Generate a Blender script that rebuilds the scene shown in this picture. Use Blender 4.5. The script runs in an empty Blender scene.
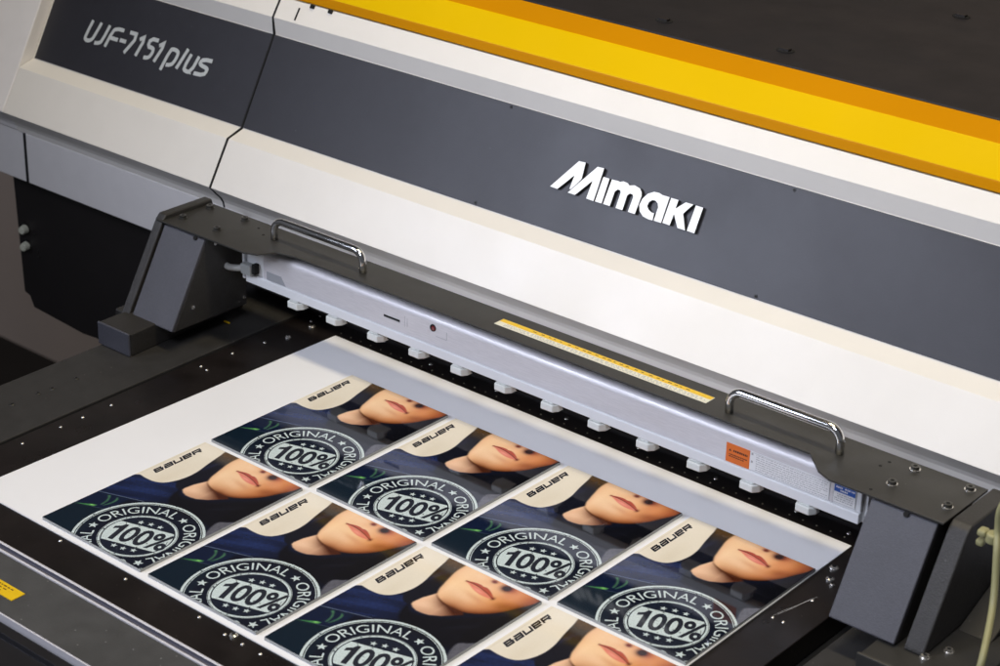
import bpy, bmesh, math, random
import numpy as np
from mathutils import Vector, Matrix
random.seed(7)
SC = bpy.context.scene
COL = SC.collection
R = math.radians

def lin(c):
    return tuple(((v/255)/12.92 if v/255 <= 0.04045 else ((v/255+0.055)/1.055)**2.4) for v in c)

# ------------------------------------------------------------------ materials
def mat(name, rgb, rough=0.5, metal=0.0, spec=0.5, noise=0.0, nscale=40.0, bump=0.0, bscale=300.0,
        coat=0.0, rvar=0.0, stretch=(1, 1, 1), smudge=0.0, sscale=9.0):
    """Principled paint/metal with slight procedural mottling, roughness variation and fine bump."""
    m = bpy.data.materials.new(name); m.use_nodes = True
    nt = m.node_tree; b = nt.nodes['Principled BSDF']
    col = tuple(rgb)
    b.inputs['Base Color'].default_value = (*col, 1)
    b.inputs['Roughness'].default_value = rough
    b.inputs['Metallic'].default_value = metal
    b.inputs['Specular IOR Level'].default_value = spec
    b.inputs['Coat Weight'].default_value = coat
    tc = nt.nodes.new('ShaderNodeTexCoord'); mp = nt.nodes.new('ShaderNodeMapping')
    mp.inputs['Scale'].default_value = stretch
    nt.links.new(tc.outputs['Object'], mp.inputs['Vector'])
    def nz(scale, det=4):
        n = nt.nodes.new('ShaderNodeTexNoise'); n.inputs['Scale'].default_value = scale
        n.inputs['Detail'].default_value = det
        nt.links.new(mp.outputs['Vector'], n.inputs['Vector']); return n
    if noise > 0 or smudge > 0:
        n = nz(nscale); r = nt.nodes.new('ShaderNodeMapRange')
        r.inputs['From Min'].default_value = 0.3; r.inputs['From Max'].default_value = 0.7
        r.inputs['To Min'].default_value = 1-noise; r.inputs['To Max'].default_value = 1+noise
        nt.links.new(n.outputs['Fac'], r.inputs['Value'])
        val = r.outputs['Result']
        if smudge > 0:
            n2 = nz(sscale, 6); r2 = nt.nodes.new('ShaderNodeMapRange')
            r2.inputs['From Min'].default_value = 0.35; r2.inputs['From Max'].default_value = 0.65
            r2.inputs['To Min'].default_value = 1-smudge; r2.inputs['To Max'].default_value = 1+smudge
            nt.links.new(n2.outputs['Fac'], r2.inputs['Value'])
            mu = nt.nodes.new('ShaderNodeMath'); mu.operation = 'MULTIPLY'
            nt.links.new(val, mu.inputs[0]); nt.links.new(r2.outputs['Result'], mu.inputs[1]); val = mu.outputs[0]
        v = nt.nodes.new('ShaderNodeVectorMath'); v.operation = 'SCALE'
        v.inputs[0].default_value = col
        nt.links.new(val, v.inputs['Scale']); nt.links.new(v.outputs[0], b.inputs['Base Color'])
    if rvar > 0:
        n = nz(sscale*1.7, 6); r = nt.nodes.new('ShaderNodeMapRange')
        r.inputs['From Min'].default_value = 0.3; r.inputs['From Max'].default_value = 0.7
        r.inputs['To Min'].default_value = max(0.02, rough-rvar); r.inputs['To Max'].default_value = rough+rvar
        nt.links.new(n.outputs['Fac'], r.inputs['Value']); nt.links.new(r.outputs['Result'], b.inputs['Roughness'])
    if bump > 0:
        n = nz(bscale, 3); bp = nt.nodes.new('ShaderNodeBump')
        bp.inputs['Strength'].default_value = bump; bp.inputs['Distance'].default_value = 0.0006
        nt.links.new(n.outputs['Fac'], bp.inputs['Height']); nt.links.new(bp.outputs['Normal'], b.inputs['Normal'])
    return m

M = {}
M['white'] = mat('white_paint', (0.79, 0.757, 0.695), 0.42, noise=0.012, nscale=30, smudge=0.012, sscale=5, bump=0.06, bscale=500, rvar=0.06)
M['skirt'] = mat('pale_grey_paint', (0.80, 0.77, 0.745), 0.5, noise=0.02, bump=0.06, bscale=500)
M['panel'] = mat('charcoal_paint', (0.0165, 0.0158, 0.0205), 0.425, spec=0.44, noise=0.08, nscale=60, bump=0.16, bscale=700, rvar=0.025, sscale=5)
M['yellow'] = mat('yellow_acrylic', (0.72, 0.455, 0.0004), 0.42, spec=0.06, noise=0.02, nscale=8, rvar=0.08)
M['amber'] = mat('amber_acrylic', (0.57, 0.235, 0.0004), 0.42, spec=0.06, noise=0.02, nscale=8, rvar=0.08)
M['lid'] = mat('black_lid', (0.0105, 0.010, 0.0118), 0.5, spec=0.35, noise=0.15, nscale=14, bump=0.1, bscale=400, rvar=0.06)
M['body'] = mat('black_body', (0.012, 0.0095, 0.009), 0.55, noise=0.15, nscale=12, bump=0.1)
M['gap'] = mat('dark_gap', (0.004, 0.004, 0.004), 0.9)
M['table'] = mat('black_table', (0.0095, 0.0072, 0.0066), 0.34, spec=0.4, noise=0.25, nscale=25, bump=0.08, bscale=250, rvar=0.09, sscale=14, smudge=0.15)
M['rail'] = mat('dark_rail', (0.03, 0.0285, 0.027), 0.5, noise=0.12, nscale=60, bump=0.15, bscale=500, rvar=0.05)
M['cover'] = mat('grey_front_cover', (0.06, 0.06, 0.059), 0.5, noise=0.12, nscale=45, bump=0.2, bscale=600, rvar=0.06, smudge=0.1)
M['channel'] = mat('slate_blue_channel', (0.075, 0.075, 0.10), 0.5)
M['alu'] = mat('anodised_aluminium', (0.66, 0.64, 0.655), 0.36, metal=0.12, noise=0.06, nscale=90, stretch=(1, 14, 14), bump=0.05, bscale=60, rvar=0.05)
M['lip'] = mat('white_rail_plastic', (0.78, 0.79, 0.80), 0.45, noise=0.02)
M['plate'] = mat('olive_black_plate', (0.033, 0.0315, 0.0285), 0.48, metal=0.1, noise=0.08, nscale=50, bump=0.1, bscale=700, rvar=0.06, smudge=0.08)
M['bracket'] = mat('charcoal_bracket', (0.025, 0.023, 0.021), 0.52, noise=0.16, nscale=420, bump=0.5, bscale=700, smudge=0.1, sscale=25)
M['bluegrey'] = mat('blue_grey_panel', (0.063, 0.063, 0.075), 0.5, noise=0.08, nscale=420, bump=0.25, bscale=800, smudge=0.06, sscale=22)
M['chrome'] = mat('chrome', (0.75, 0.75, 0.74), 0.1, metal=1.0, rvar=0.04, sscale=40)
M['steel'] = mat('steel_screw', (0.72, 0.70, 0.66), 0.25, metal=0.9)
M['bolt'] = mat('dark_bolt', (0.1, 0.098, 0.09), 0.3, metal=0.8)
M['nozzle'] = mat('clear_white_nozzle', (0.72, 0.74, 0.71), 0.3, noise=0.03)
M['sheet'] = mat('white_media', (0.875, 0.875, 0.88), 0.35, noise=0.012, nscale=14, rvar=0.06, sscale=6)
M['letter'] = mat('white_letter', (0.85, 0.87, 0.86), 0.35, noise=0.02)
M['letterside'] = mat('letter_side', (0.02, 0.022, 0.022), 0.5)
M['name'] = mat('silver_print', (0.50, 0.53, 0.53), 0.45, noise=0.05, nscale=200)
M['labyellow'] = mat('yellow_label', (0.78, 0.50, 0.01), 0.4, noise=0.04, nscale=60)
M['labcream'] = mat('cream_label', (0.74, 0.72, 0.58), 0.45, noise=0.06, nscale=120)
M['laborange'] = mat('orange_label', (0.76, 0.17, 0.03), 0.4, noise=0.05, nscale=80)
M['labwhite'] = mat('white_label', (0.82, 0.82, 0.82), 0.4, noise=0.03)
M['labblue'] = mat('blue_label', (0.02, 0.10, 0.42), 0.4, noise=0.05)
M['labink'] = mat('label_ink', (0.06, 0.06, 0.065), 0.5)
M['labfade'] = mat('faded_label_ink', (0.42, 0.42, 0.43), 0.5)
M['labdark'] = mat('dark_label_ink', (0.06, 0.012, 0.006), 0.5)
M['labbrown'] = mat('brown_label_ink', (0.13, 0.045, 0.008), 0.5)
M['hole'] = mat('dull_brass_hole', (0.34, 0.31, 0.22), 0.5)
M['fscrew'] = mat('black_screw', (0.012, 0.012, 0.014), 0.55)
M['red'] = mat('dark_red_lens', (0.16, 0.012, 0.015), 0.2)
M['cream'] = mat('cream_button', (0.62, 0.62, 0.50), 0.4)
M['cable'] = mat('grey_cable', (0.45, 0.45, 0.43), 0.4)
M['plug'] = mat('grey_plug', (0.30, 0.31, 0.30), 0.45)
M['hose'] = mat('yellow_hose', (0.30, 0.285, 0.14), 0.5, noise=0.1, nscale=30)
M['wall'] = mat('brown_grey_wall', (0.78, 0.66, 0.60), 0.85, noise=0.08, nscale=2, smudge=0.1, sscale=0.7)
M['floor'] = mat('dark_floor', (0.02, 0.018, 0.017), 0.6, noise=0.15, nscale=5)
M['mattedge'] = mat('grey_window', (0.34, 0.35, 0.37), 0.4)
M['cardedge'] = mat('card_edge', (0.33, 0.34, 0.33), 0.25, noise=0.05)

def specks(m, scale, size, keep, col):
    """scattered dust: tiny pale dots with their own random places"""
    nt = m.node_tree; b = nt.nodes['Principled BSDF']; src = b.inputs['Base Color'].links[0].from_socket
    tc = nt.nodes.new('ShaderNodeTexCoord'); v = nt.nodes.new('ShaderNodeTexVoronoi'); v.inputs['Scale'].default_value = scale
    nt.links.new(tc.outputs['Object'], v.inputs['Vector'])
    a = nt.nodes.new('ShaderNodeMath'); a.operation = 'LESS_THAN'; a.inputs[1].default_value = size; nt.links.new(v.outputs['Distance'], a.inputs[0])
    s = nt.nodes.new('ShaderNodeSeparateColor'); nt.links.new(v.outputs['Color'], s.inputs[0])
    c = nt.nodes.new('ShaderNodeMath'); c.operation = 'LESS_THAN'; c.inputs[1].default_value = keep; nt.links.new(s.outputs[0], c.inputs[0])
    d = nt.nodes.new('ShaderNodeMath'); d.operation = 'MULTIPLY'; nt.links.new(a.outputs[0], d.inputs[0]); nt.links.new(c.outputs[0], d.inputs[1])
    e = nt.nodes.new('ShaderNodeMath'); e.operation = 'MULTIPLY'; nt.links.new(d.outputs[0], e.inputs[0]); nt.links.new(s.outputs[1], e.inputs[1])
    mx = nt.nodes.new('ShaderNodeMix'); mx.data_type = 'RGBA'; nt.links.new(e.outputs[0], mx.inputs['Factor']); nt.links.new(src, mx.inputs['A']); mx.inputs['B'].default_value = (*col, 1)
    nt.links.new(mx.outputs['Result'], b.inputs['Base Color'])
specks(M['table'], 160, 0.10, 0.22, (0.09, 0.08, 0.07))
specks(M['rail'], 130, 0.10, 0.2, (0.12, 0.11, 0.10))
specks(M['plate'], 190, 0.10, 0.15, (0.13, 0.12, 0.11))
specks(M['bracket'], 190, 0.10, 0.12, (0.09, 0.085, 0.08))
specks(M['cover'], 150, 0.11, 0.30, (0.25, 0.25, 0.24))
specks(M['panel'], 70, 0.035, 0.22, (0.12, 0.12, 0.13))

# ------------------------------------------------------------------ object helpers
def mesh_obj(name, bm, mats, parent=None, smooth=False, bevel=0.0, seg=2, auto=None):
    me = bpy.data.meshes.new(name); bm.normal_update(); bm.to_mesh(me); bm.free()
    for m_ in (mats if isinstance(mats, (list, tuple)) else [mats]):
        me.materials.append(m_)
    if smooth:
        for f in me.polygons: f.use_smooth = True
    o = bpy.data.objects.new(name, me); COL.objects.link(o)
    if parent: o.parent = parent
    if bevel > 0:
        b = o.modifiers.new('bevel', 'BEVEL'); b.width = bevel; b.segments = seg
        b.limit_method = 'ANGLE'; b.angle_limit = R(24)
    return o

def empty(name, loc=(0, 0, 0)):
    o = bpy.data.objects.new(name, None); COL.objects.link(o); o.empty_display_size = 0.02
    o.location = loc; return o

def tag(o, label=None, cat=None, group=None, kind=None):
    for k, v in (('label', label), ('category', cat), ('group', group), ('kind', kind)):
        if v: o[k] = v
    return o

def box(bm, x0, x1, y0, y1, z0, z1, mi=0):
    vs = [bm.verts.new(c) for c in ((x0,y0,z0),(x1,y0,z0),(x1,y1,z0),(x0,y1,z0),(x0,y0,z1),(x1,y0,z1),(x1,y1,z1),(x0,y1,z1))]
    for idx in ((3,2,1,0),(4,5,6,7),(0,1,5,4),(1,2,6,5),(2,3,7,6),(3,0,4,7)):
        f = bm.faces.new([vs[i] for i in idx]); f.material_index = mi
    return vs

def extr_x(bm, prof, x0, x1, mi=0):
    """closed (y,z) profile extruded along X"""
    a = [bm.verts.new((x0, y, z)) for y, z in prof]; b = [bm.verts.new((x1, y, z)) for y, z in prof]
    n = len(prof)
    fs = [bm.faces.new(a), bm.faces.new(b[::-1])]
    for i in range(n):
        j = (i+1) % n
        fs.append(bm.faces.new((a[i], b[i], b[j], a[j])))
    for f in fs: f.material_index = mi
    bmesh.ops.recalc_face_normals(bm, faces=bm.faces[:])
    return fs

def extr_z(bm, poly, z0, z1, mi=0):
    a = [bm.verts.new((x, y, z0)) for x, y in poly]; b = [bm.verts.new((x, y, z1)) for x, y in poly]
    n = len(poly)
    fs = [bm.faces.new(a), bm.faces.new(b)]
    for i in range(n):
        j = (i+1) % n
        fs.append(bm.faces.new((a[i], a[j], b[j], b[i])))
    for f in fs: f.material_index = mi
    bmesh.ops.recalc_face_normals(bm, faces=bm.faces[:])

def cyl(bm, c, r, h, axis=(0, 0, 1), n=16, r2=None, mi=0):
    m_ = Vector((0, 0, 1)).rotation_difference(Vector(axis).normalized()).to_matrix().to_4x4()
    m_.translation = Vector(c) + Vector(axis).normalized()*h/2
    g = bmesh.ops.create_cone(bm, cap_ends=True, cap_tris=False, segments=n, radius1=r, radius2=r if r2 is None else r2, depth=h, matrix=m_)
    for v in g['verts']:
        for f in v.link_faces: f.material_index = mi

def dome(bm, c, r, h, n=14, rings=4, mi=0):
    """shallow screw head: flattened dome sitting at c, z up"""
    prev = None
    for k in range(rings+1):
        t = k/rings*math.pi/2
        if k == rings:
            top = bm.verts.new((c[0], c[1], c[2]+h))
            for i in range(n): bm.faces.new((prev[i], prev[(i+1) % n], top)).material_index = mi
        else:
            ring = [bm.verts.new((c[0]+r*math.cos(t)*math.cos(2*math.pi*i/n), c[1]+r*math.cos(t)*math.sin(2*math.pi*i/n), c[2]+h*math.sin(t))) for i in range(n)]
            if prev:
                for i in range(n): bm.faces.new((prev[i], prev[(i+1) % n], ring[(i+1) % n], ring[i])).material_index = mi
            prev = ring

def tube(bm, pts, r, n=14, mi=0):
    pts = [Vector(q) for q in pts]; prev = None; up = None
    for i, q in enumerate(pts):
        d = (pts[min(i+1, len(pts)-1)] - pts[max(i-1, 0)]).normalized()
        if up is None:
            up = d.orthogonal().normalized()
        up = (up - d*up.dot(d)).normalized(); sd = d.cross(up)
        rr = r[i] if isinstance(r, (list, tuple)) else r
        ring = [bm.verts.new(q + (up*math.cos(2*math.pi*k/n) + sd*math.sin(2*math.pi*k/n))*rr) for k in range(n)]
        if prev:
            for k in range(n):
                f = bm.faces.new((prev[k], prev[(k+1) % n], ring[(k+1) % n], ring[k])); f.material_index = mi
        else:
            bm.faces.new(ring[::-1]).material_index = mi
        prev = ring
    bm.faces.new(prev).material_index = mi

def catmull(pts, n=8):
    P = [Vector(q) for q in pts]; P = [2*P[0]-P[1]] + P + [2*P[-1]-P[-2]]; out = []
    for i in range(1, len(P)-2):
        for k in range(n):
            t = k/n
            out.append(0.5*((2*P[i]) + (-P[i-1]+P[i+1])*t + (2*P[i-1]-5*P[i]+4*P[i+1]-P[i+2])*t*t + (-P[i-1]+3*P[i]-3*P[i+1]+P[i+2])*t**3))
    out.append(P[-2]); return out

def ribbon(bm, pts, w, place, h, mi=0, depth=0.0):
    """mitred stroke of width w through 2-D points; place(x, y, h) puts it in the object"""
    P = [Vector(q) for q in pts]; L = []; Rr = []
    for i, q in enumerate(P):
        d0 = (q-P[i-1]).normalized() if i > 0 else (P[1]-q).normalized()
        d1 = (P[i+1]-q).normalized() if i < len(P)-1 else d0
        t = (d0+d1).normalized(); nrm = Vector((-t.y, t.x)); k = 1/max(0.45, nrm.dot(Vector((-d1.y, d1.x))))
        e = Vector((0, 0))
        L.append(q+nrm*w/2*k); Rr.append(q-nrm*w/2*k)
    lv = [bm.verts.new(place(v.x, v.y, h)) for v in L]; rv = [bm.verts.new(place(v.x, v.y, h)) for v in Rr]
    for i in range(len(P)-1):
        bm.faces.new((rv[i], rv[i+1], lv[i+1], lv[i])).material_index = mi

def text_poly(s, bold=0.0):
    """flat triangulated outline of a string in the built-in font -> (verts 2-D, faces)"""
    cu = bpy.data.curves.new('t', 'FONT'); cu.body = s; cu.size = 1; cu.resolution_u = 4; cu.offset = bold
    ob = bpy.data.objects.new('t', cu); COL.objects.link(ob)
    dg = bpy.context.evaluated_depsgraph_get(); me = ob.evaluated_get(dg).to_mesh()
    vs = [(v.co.x, v.co.y) for v in me.vertices]; fs = [tuple(f.vertices) for f in me.polygons]
    ob.evaluated_get(dg).to_mesh_clear(); bpy.data.objects.remove(ob); bpy.data.curves.remove(cu)
    return vs, fs

# ================================================================== THE PRINTER BODY
P0, P1, P3, P4, P5, P6, P7 = (0.0745,0.1052), (0.0544,0.1278), (0.0846,0.1801), (0.1069,0.1870), (0.1624,0.2889), (0.1602,0.3096), (0.1742,0.3311)
SEAM, XL, XR = -0.280, -0.667, 1.25
printer = empty('flatbed_printer', (0.25, 0.35, -0.75))
tag(printer, 'large white and charcoal flatbed printer with a yellow lid edge, standing behind the printing bed', 'printer')
printer_loc = Vector((0.25, 0.35, -0.75))
def pp(o):                      # parent to the printer keeping world position
    o.parent = printer; o.matrix_parent_inverse = Matrix.Translation(-printer_loc); return o

COVE = [(0.0754,0.0980),(0.0739,0.1050),(0.0706,0.1108),(0.0652,0.1165)]
shell = COVE + [P1, P3, P4, P5, P6, P7, (0.1745,0.3300), (0.62,0.3300), (0.62,0.0980)]
def cover(name, x0, x1, prof=shell):
    bm = bmesh.new(); extr_x(bm, prof, x0, x1); return pp(mesh_obj(name, bm, M['white'], None, bevel=0.0016, seg=3))
front = cover('front_cover', SEAM+0.0013, XR)
endc = cover('end_cover', XL, SEAM-0.0013)
sunk = [(y+0.004, z-0.002) for y, z in shell]
bm = bmesh.new(); extr_x(bm, COVE + [P1, P3, (P3[0]+0.0720, P3[1]+0.1322), (P3[0]+0.0820, P3[1]+0.1460), (0.62,0.33), (0.62,0.0980)], -1.05, XL-0.0012)
blk = pp(mesh_obj('end_block', bm, M['skirt'], None, bevel=0.0015)); blk['label'] = 'pale grey end block left of the model name cover'
gp = [(0.0752,0.0975),(0.0736,0.1046),(0.0702,0.1102),(0.0645,0.1160),(P1[0]-0.0009,P1[1]),(P3[0]-0.0009,P3[1]+0.0006),(P4[0]-0.0012,P4[1]+0.0013),(P5[0]-0.0016,P5[1]+0.0002),(P6[0]-0.0006,P6[1]),(P7[0]-0.0005,P7[1]+0.0004),(0.61,0.332),(0.61,0.10)]
bm = bmesh.new(); extr_x(bm, gp, SEAM-0.00125, SEAM+0.00125)
pp(mesh_obj('seam_gap_strip', bm, M['gap']))  # black strip added over the seam: shade of the open gap as colour
# dark fascia panels, 1 mm proud of the covers; the plane runs from P4 to P5
sl = Vector((0, P5[0]-P4[0], P5[1]-P4[1])); SLEN = sl.length; sl.normalize(); nrm = Vector((0, -sl.z, sl.y))
def fas(x, v, h):               # fascia coordinates: along X, up the slope, out of the face
    return Vector((x, P4[0], P4[1])) + sl*v + nrm*h
def fascia(name, x0, x1, parent):
    bm = bmesh.new()
    a = [bm.verts.new(fas(x, v, h)) for h in (-0.001, 0.0012) for x, v in ((x0,0.0012),(x1,0.0012),(x1,SLEN-0.0007),(x0,SLEN-0.0007))]
    for idx in ((3,2,1,0),(4,5,6,7),(0,1,5,4),(1,2,6,5),(2,3,7,6),(3,0,4,7)): bm.faces.new([a[i] for i in idx])
    bmesh.ops.recalc_face_normals(bm, faces=bm.faces[:])
    o = mesh_obj(name, bm, M['panel'], None, bevel=0.0005); o.parent = parent; o.matrix_parent_inverse = Matrix.Translation(-printer_loc); return o
fp = fascia('dark_fascia', SEAM+0.0016, XR-0.002, printer)
fl = fascia('dark_fascia', XL+0.004, SEAM-0.0016, printer); fl['label'] = 'charcoal panel with the model name in silver lettering'
LOGO = [[(0.1655,0.0443),(0.1894,0.078),(0.1979,0.0785),(0.1999,0.0616),(0.1976,0.0571),(0.1916,0.0484),(0.1896,0.0478),(0.19,0.0627),(0.1754,0.0441)],
 [(0.1891,0.0438),(0.2135,0.078),(0.2219,0.0785),(0.2228,0.0434),(0.2131,0.0438),(0.2134,0.0627),(0.1986,0.0437)],
 [(0.2243,0.0700),(0.2323,0.0700),(0.2331,0.0436),(0.2245,0.0436)],
 [(0.2353,0.07),(0.2436,0.0704),(0.2454,0.0699),(0.2492,0.0716),(0.2548,0.0711),(0.2575,0.0694),(0.2634,0.0711),(0.2707,0.0697),(0.2742,0.0664),(0.2756,0.0631),(0.2751,0.0436),(0.2663,0.0437),(0.2665,0.0593),(0.2649,0.0617),(0.2615,0.0618),(0.2591,0.0592),(0.2595,0.0436),(0.2509,0.0436),(0.2506,0.0599),(0.2491,0.062),(0.246,0.062),(0.2435,0.0592),(0.2435,0.0436),(0.2349,0.0436)],
 [(0.2981,0.0700),(0.2992,0.0700),(0.3072,0.0700),(0.3078,0.0432),(0.2988,0.0431),(0.2985,0.0571),(0.2964,0.0608),(0.2928,0.0627),(0.2891,0.0622),(0.2863,0.0595),(0.2859,0.0551),(0.2882,0.0524),(0.2919,0.0506),(0.2963,0.0501),(0.2974,0.0430),(0.2922,0.0427),(0.285,0.0439),(0.2795,0.0477),(0.2765,0.0536),(0.2775,0.0605),(0.2816,0.0669),(0.2879,0.0706),(0.2938,0.071)],
 [(0.3092,0.0699),(0.3182,0.0699),(0.3181,0.0611),(0.327,0.0699),(0.336,0.07),(0.3284,0.0585),(0.3368,0.0434),(0.3277,0.0434),(0.3185,0.0555),(0.3182,0.0435),(0.3092,0.0437)],
 [(0.3392,0.0699),(0.3478,0.0699),(0.348,0.0434),(0.3389,0.0435)]]
bm = bmesh.new()
for o in LOGO:
    a = [bm.verts.new(fas(x, v, 0.0013)) for x, v in o]; b = [bm.verts.new(fas(x, v, 0.0050)) for x, v in o]
    bm.faces.new(b).material_index = 0
    for i in range(len(o)):
        j = (i+1) % len(o); bm.faces.new((a[i], a[j], b[j], b[i])).material_index = 1
bmesh.ops.recalc_face_normals(bm, faces=bm.faces[:])
bmesh.ops.triangulate(bm, faces=[f for f in bm.faces if len(f.verts) > 4])
mesh_obj('brand_lettering', bm, [M['letter'], M['letterside']]).parent = fp
NAME = [[(-0.5806,0.069),(-0.5852,0.0474),(-0.584,0.0435),(-0.5782,0.0426),(-0.5724,0.0449),(-0.5696,0.0503),(-0.5645,0.0692)],[(-0.5484,0.069),(-0.5536,0.0474),(-0.5573,0.044),(-0.5658,0.0427)],[(-0.5212,0.068),(-0.5355,0.0677),(-0.5407,0.0628),(-0.5455,0.0419)],[(-0.5404,0.0547),(-0.5269,0.0547)],[(-0.5233,0.0555),(-0.5117,0.0555)],[(-0.5101,0.0682),(-0.4936,0.0682),(-0.5093,0.042)],[(-0.49,0.0633),(-0.4809,0.0689),(-0.4882,0.0426)],[(-0.4575,0.0687),(-0.4718,0.0685),(-0.4726,0.0579),(-0.4648,0.0583),(-0.4608,0.0563),(-0.4627,0.0482),(-0.4668,0.0447),(-0.4739,0.0440)],[(-0.4539,0.063),(-0.4447,0.0692),(-0.4542,0.0426)],[(-0.439,0.0356),(-0.4333,0.0624),(-0.4285,0.0645),(-0.42,0.0633),(-0.4182,0.0596),(-0.4209,0.0489),(-0.4248,0.045),(-0.4328,0.0437)],[(-0.4046,0.0697),(-0.4137,0.0429)],[(-0.3966,0.0649),(-0.4019,0.0466),(-0.3982,0.0433),(-0.3886,0.044),(-0.3831,0.0649)],[(-0.3886,0.044),(-0.3898,0.0425)],[(-0.3597,0.0641),(-0.374,0.0634),(-0.3788,0.0588),(-0.3758,0.0555),(-0.3656,0.0547),(-0.3628,0.0519),(-0.3665,0.045),(-0.3831,0.0441)]]
bm = bmesh.new()
for i, s in enumerate(NAME):
    q = [Vector(v) for v in s]
    q2 = [q[0]] + [v for k in range(1, len(q)-1) for v in (q[k]+(q[k-1]-q[k])*0.3, q[k]*0.7+(q[k-1]+q[k+1])*0.15, q[k]+(q[k+1]-q[k])*0.3)] + [q[-1]]
    ribbon(bm, q2, 0.0048, fas, 0.00135+0.00003*i)
bmesh.ops.recalc_face_normals(bm, faces=bm.faces[:])
mesh_obj('model_lettering', bm, M['name']).parent = fl
for x, v in ((0.0813,0.1118),(0.0784,0.0042),(0.4346,0.1120),(0.4338,0.0040),(0.80,0.1120),(0.80,0.0040)):
    bm = bmesh.new(); cyl(bm, fas(x, v, 0.0012), 0.0019, 0.0007, nrm, 14); cyl(bm, fas(x, v, 0.0019), 0.0009, 0.0003, nrm, 6, mi=1)
    mesh_obj('fascia_screw', bm, [M['fscrew'], M['gap']]).parent = fp
# skirt under the end cover, black lower body, buttons
bm = bmesh.new(); extr_x(bm, [(0.0752,0.0305),(0.0752,0.0979),(0.30,0.0979),(0.30,0.0305)], -0.652, XR)
pp(mesh_obj('skirt_panel', bm, M['skirt'], None, bevel=0.001))
bm = bmesh.new(); extr_x(bm, [(0.0776,0.0290),(0.0776,0.0979),(0.30,0.0979),(0.30,0.0290)], -1.05, -0.6545)
pp(mesh_obj('skirt_panel', bm, M['skirt'], None, bevel=0.001))
bm = bmesh.new()
bm2 = bmesh.new(); box(bm2, -0.6560, -0.6510, 0.0746, 0.0800, 0.0310, 0.0972); pp(mesh_obj('skirt_seam', bm2, M['gap']))
poly = [(-0.712,0.032),(XR,0.032),(XR,-0.26),(-0.30,-0.26),(-0.30,-0.178),(-0.56,-0.168),(-0.585,-0.170),(-0.688,-0.163),(-0.695,-0.148),(-0.706,-0.145)]
a = [bm.verts.new((x, 0.094, z)) for x, z in poly]; b = [bm.verts.new((x, 0.34, z)) for x, z in poly]
bm.faces.new(a); bm.faces.new(b)
for i in range(len(poly)): j = (i+1) % len(poly); bm.faces.new((a[i], a[j], b[j], b[i]))
bmesh.ops.recalc_face_normals(bm, faces=bm.faces[:])
lower = pp(mesh_obj('lower_body', bm, M['body'], None, bevel=0.002))
for z in (-0.0490, -0.0730):
    bm = bmesh.new(); cyl(bm, (-0.6925, 0.094, z), 0.0085, 0.002, (0, -1, 0), 18, mi=1); cyl(bm, (-0.690, 0.092, z), 0.0064, 0.009, (0.25, -1, 0), 18, 0.005)
    mesh_obj('push_button', bm, [M['cream'], M['gap']], lower, smooth=False, bevel=0.001)
for x, z in ((-0.672,-0.052),(-0.668,-0.075),(-0.668,-0.083)):
    bm = bmesh.new(); cyl(bm, (x, 0.094, z), 0.0016, 0.0012, (0, -1, 0), 10); mesh_obj('body_screw', bm, M['bolt'], lower)
for o in lower.children: o.matrix_parent_inverse = Matrix.Identity(4)
# yellow lid edge and black lid
Y1, Y2, Y3 = (0.1763,0.3427), (0.1982,0.3689), (0.2322,0.3779)
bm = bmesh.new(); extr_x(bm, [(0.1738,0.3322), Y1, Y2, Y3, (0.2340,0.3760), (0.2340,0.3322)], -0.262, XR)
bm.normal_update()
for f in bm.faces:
    if f.normal.z > 0.9 or f.normal.y < -0.95: f.material_index = 1     # near-level top and steep front faces take a deeper amber
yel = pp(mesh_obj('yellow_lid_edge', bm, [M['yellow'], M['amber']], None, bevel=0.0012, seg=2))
bm = bmesh.new(); extr_x(bm, [(0.2336,0.3775), (0.2346,0.3789), (1.2,0.3889), (1.2,0.36), (0.2346,0.36)], -0.262, XR)
lid = pp(mesh_obj('black_lid', bm, M['lid'], None))
for x, y in ((0.191,0.2735),(0.341,0.2735),(0.411,0.507),(0.56,0.507),(0.04,0.2735)):
    z = 0.3789+(y-0.2346)*(0.0131/1.2654); bm = bmesh.new()
    pl = [(x+dx*0.010, y+dy*0.0075) for dx, dy in [(math.cos(t*2*math.pi/18), math.sin(t*2*math.pi/18)) for t in range(18)]]
    extr_z(bm, pl, z-0.001, z+0.0006); box(bm, x-0.005, x+0.006, y-0.004, y+0.002, z+0.0006, z+0.0030, 1)
    mesh_obj('lid_catch', bm, [M['gap'], M['body']]).parent = lid
# slot and latches on the sloping white strip
st = Vector((0, P7[0]-P6[0], P7[1]-P6[1])).normalized(); sn = Vector((0, -st.z, st.y))
def strip(x, v, h): return Vector((x, P6[0], P6[1])) + st*v + sn*h
def plate_on(name, f, x0, x1, v0, v1, h0, h1, m_, parent):
    bm = bmesh.new(); a = [bm.verts.new(f(x, v, h)) for h in (h0, h1) for x, v in ((x0,v0),(x1,v0),(x1,v1),(x0,v1))]
    for idx in ((3,2,1,0),(4,5,6,7),(0,1,5,4),(1,2,6,5),(2,3,7,6),(3,0,4,7)): bm.faces.new([a[i] for i in idx])
    bmesh.ops.recalc_face_normals(bm, faces=bm.faces[:]); o = mesh_obj(name, bm, m_); o.parent = parent; return o
plate_on('strip_slot', strip, -0.2472, -0.2448, 0.003, 0.0185, -0.001, 0.0004, M['gap'], front)
for x in (-0.2273, -0.1986): plate_on('hinge_pin', strip, x-0.0028, x+0.0028, 0.0215, 0.0258, -0.001, 0.0022, M['gap'], front)

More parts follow.
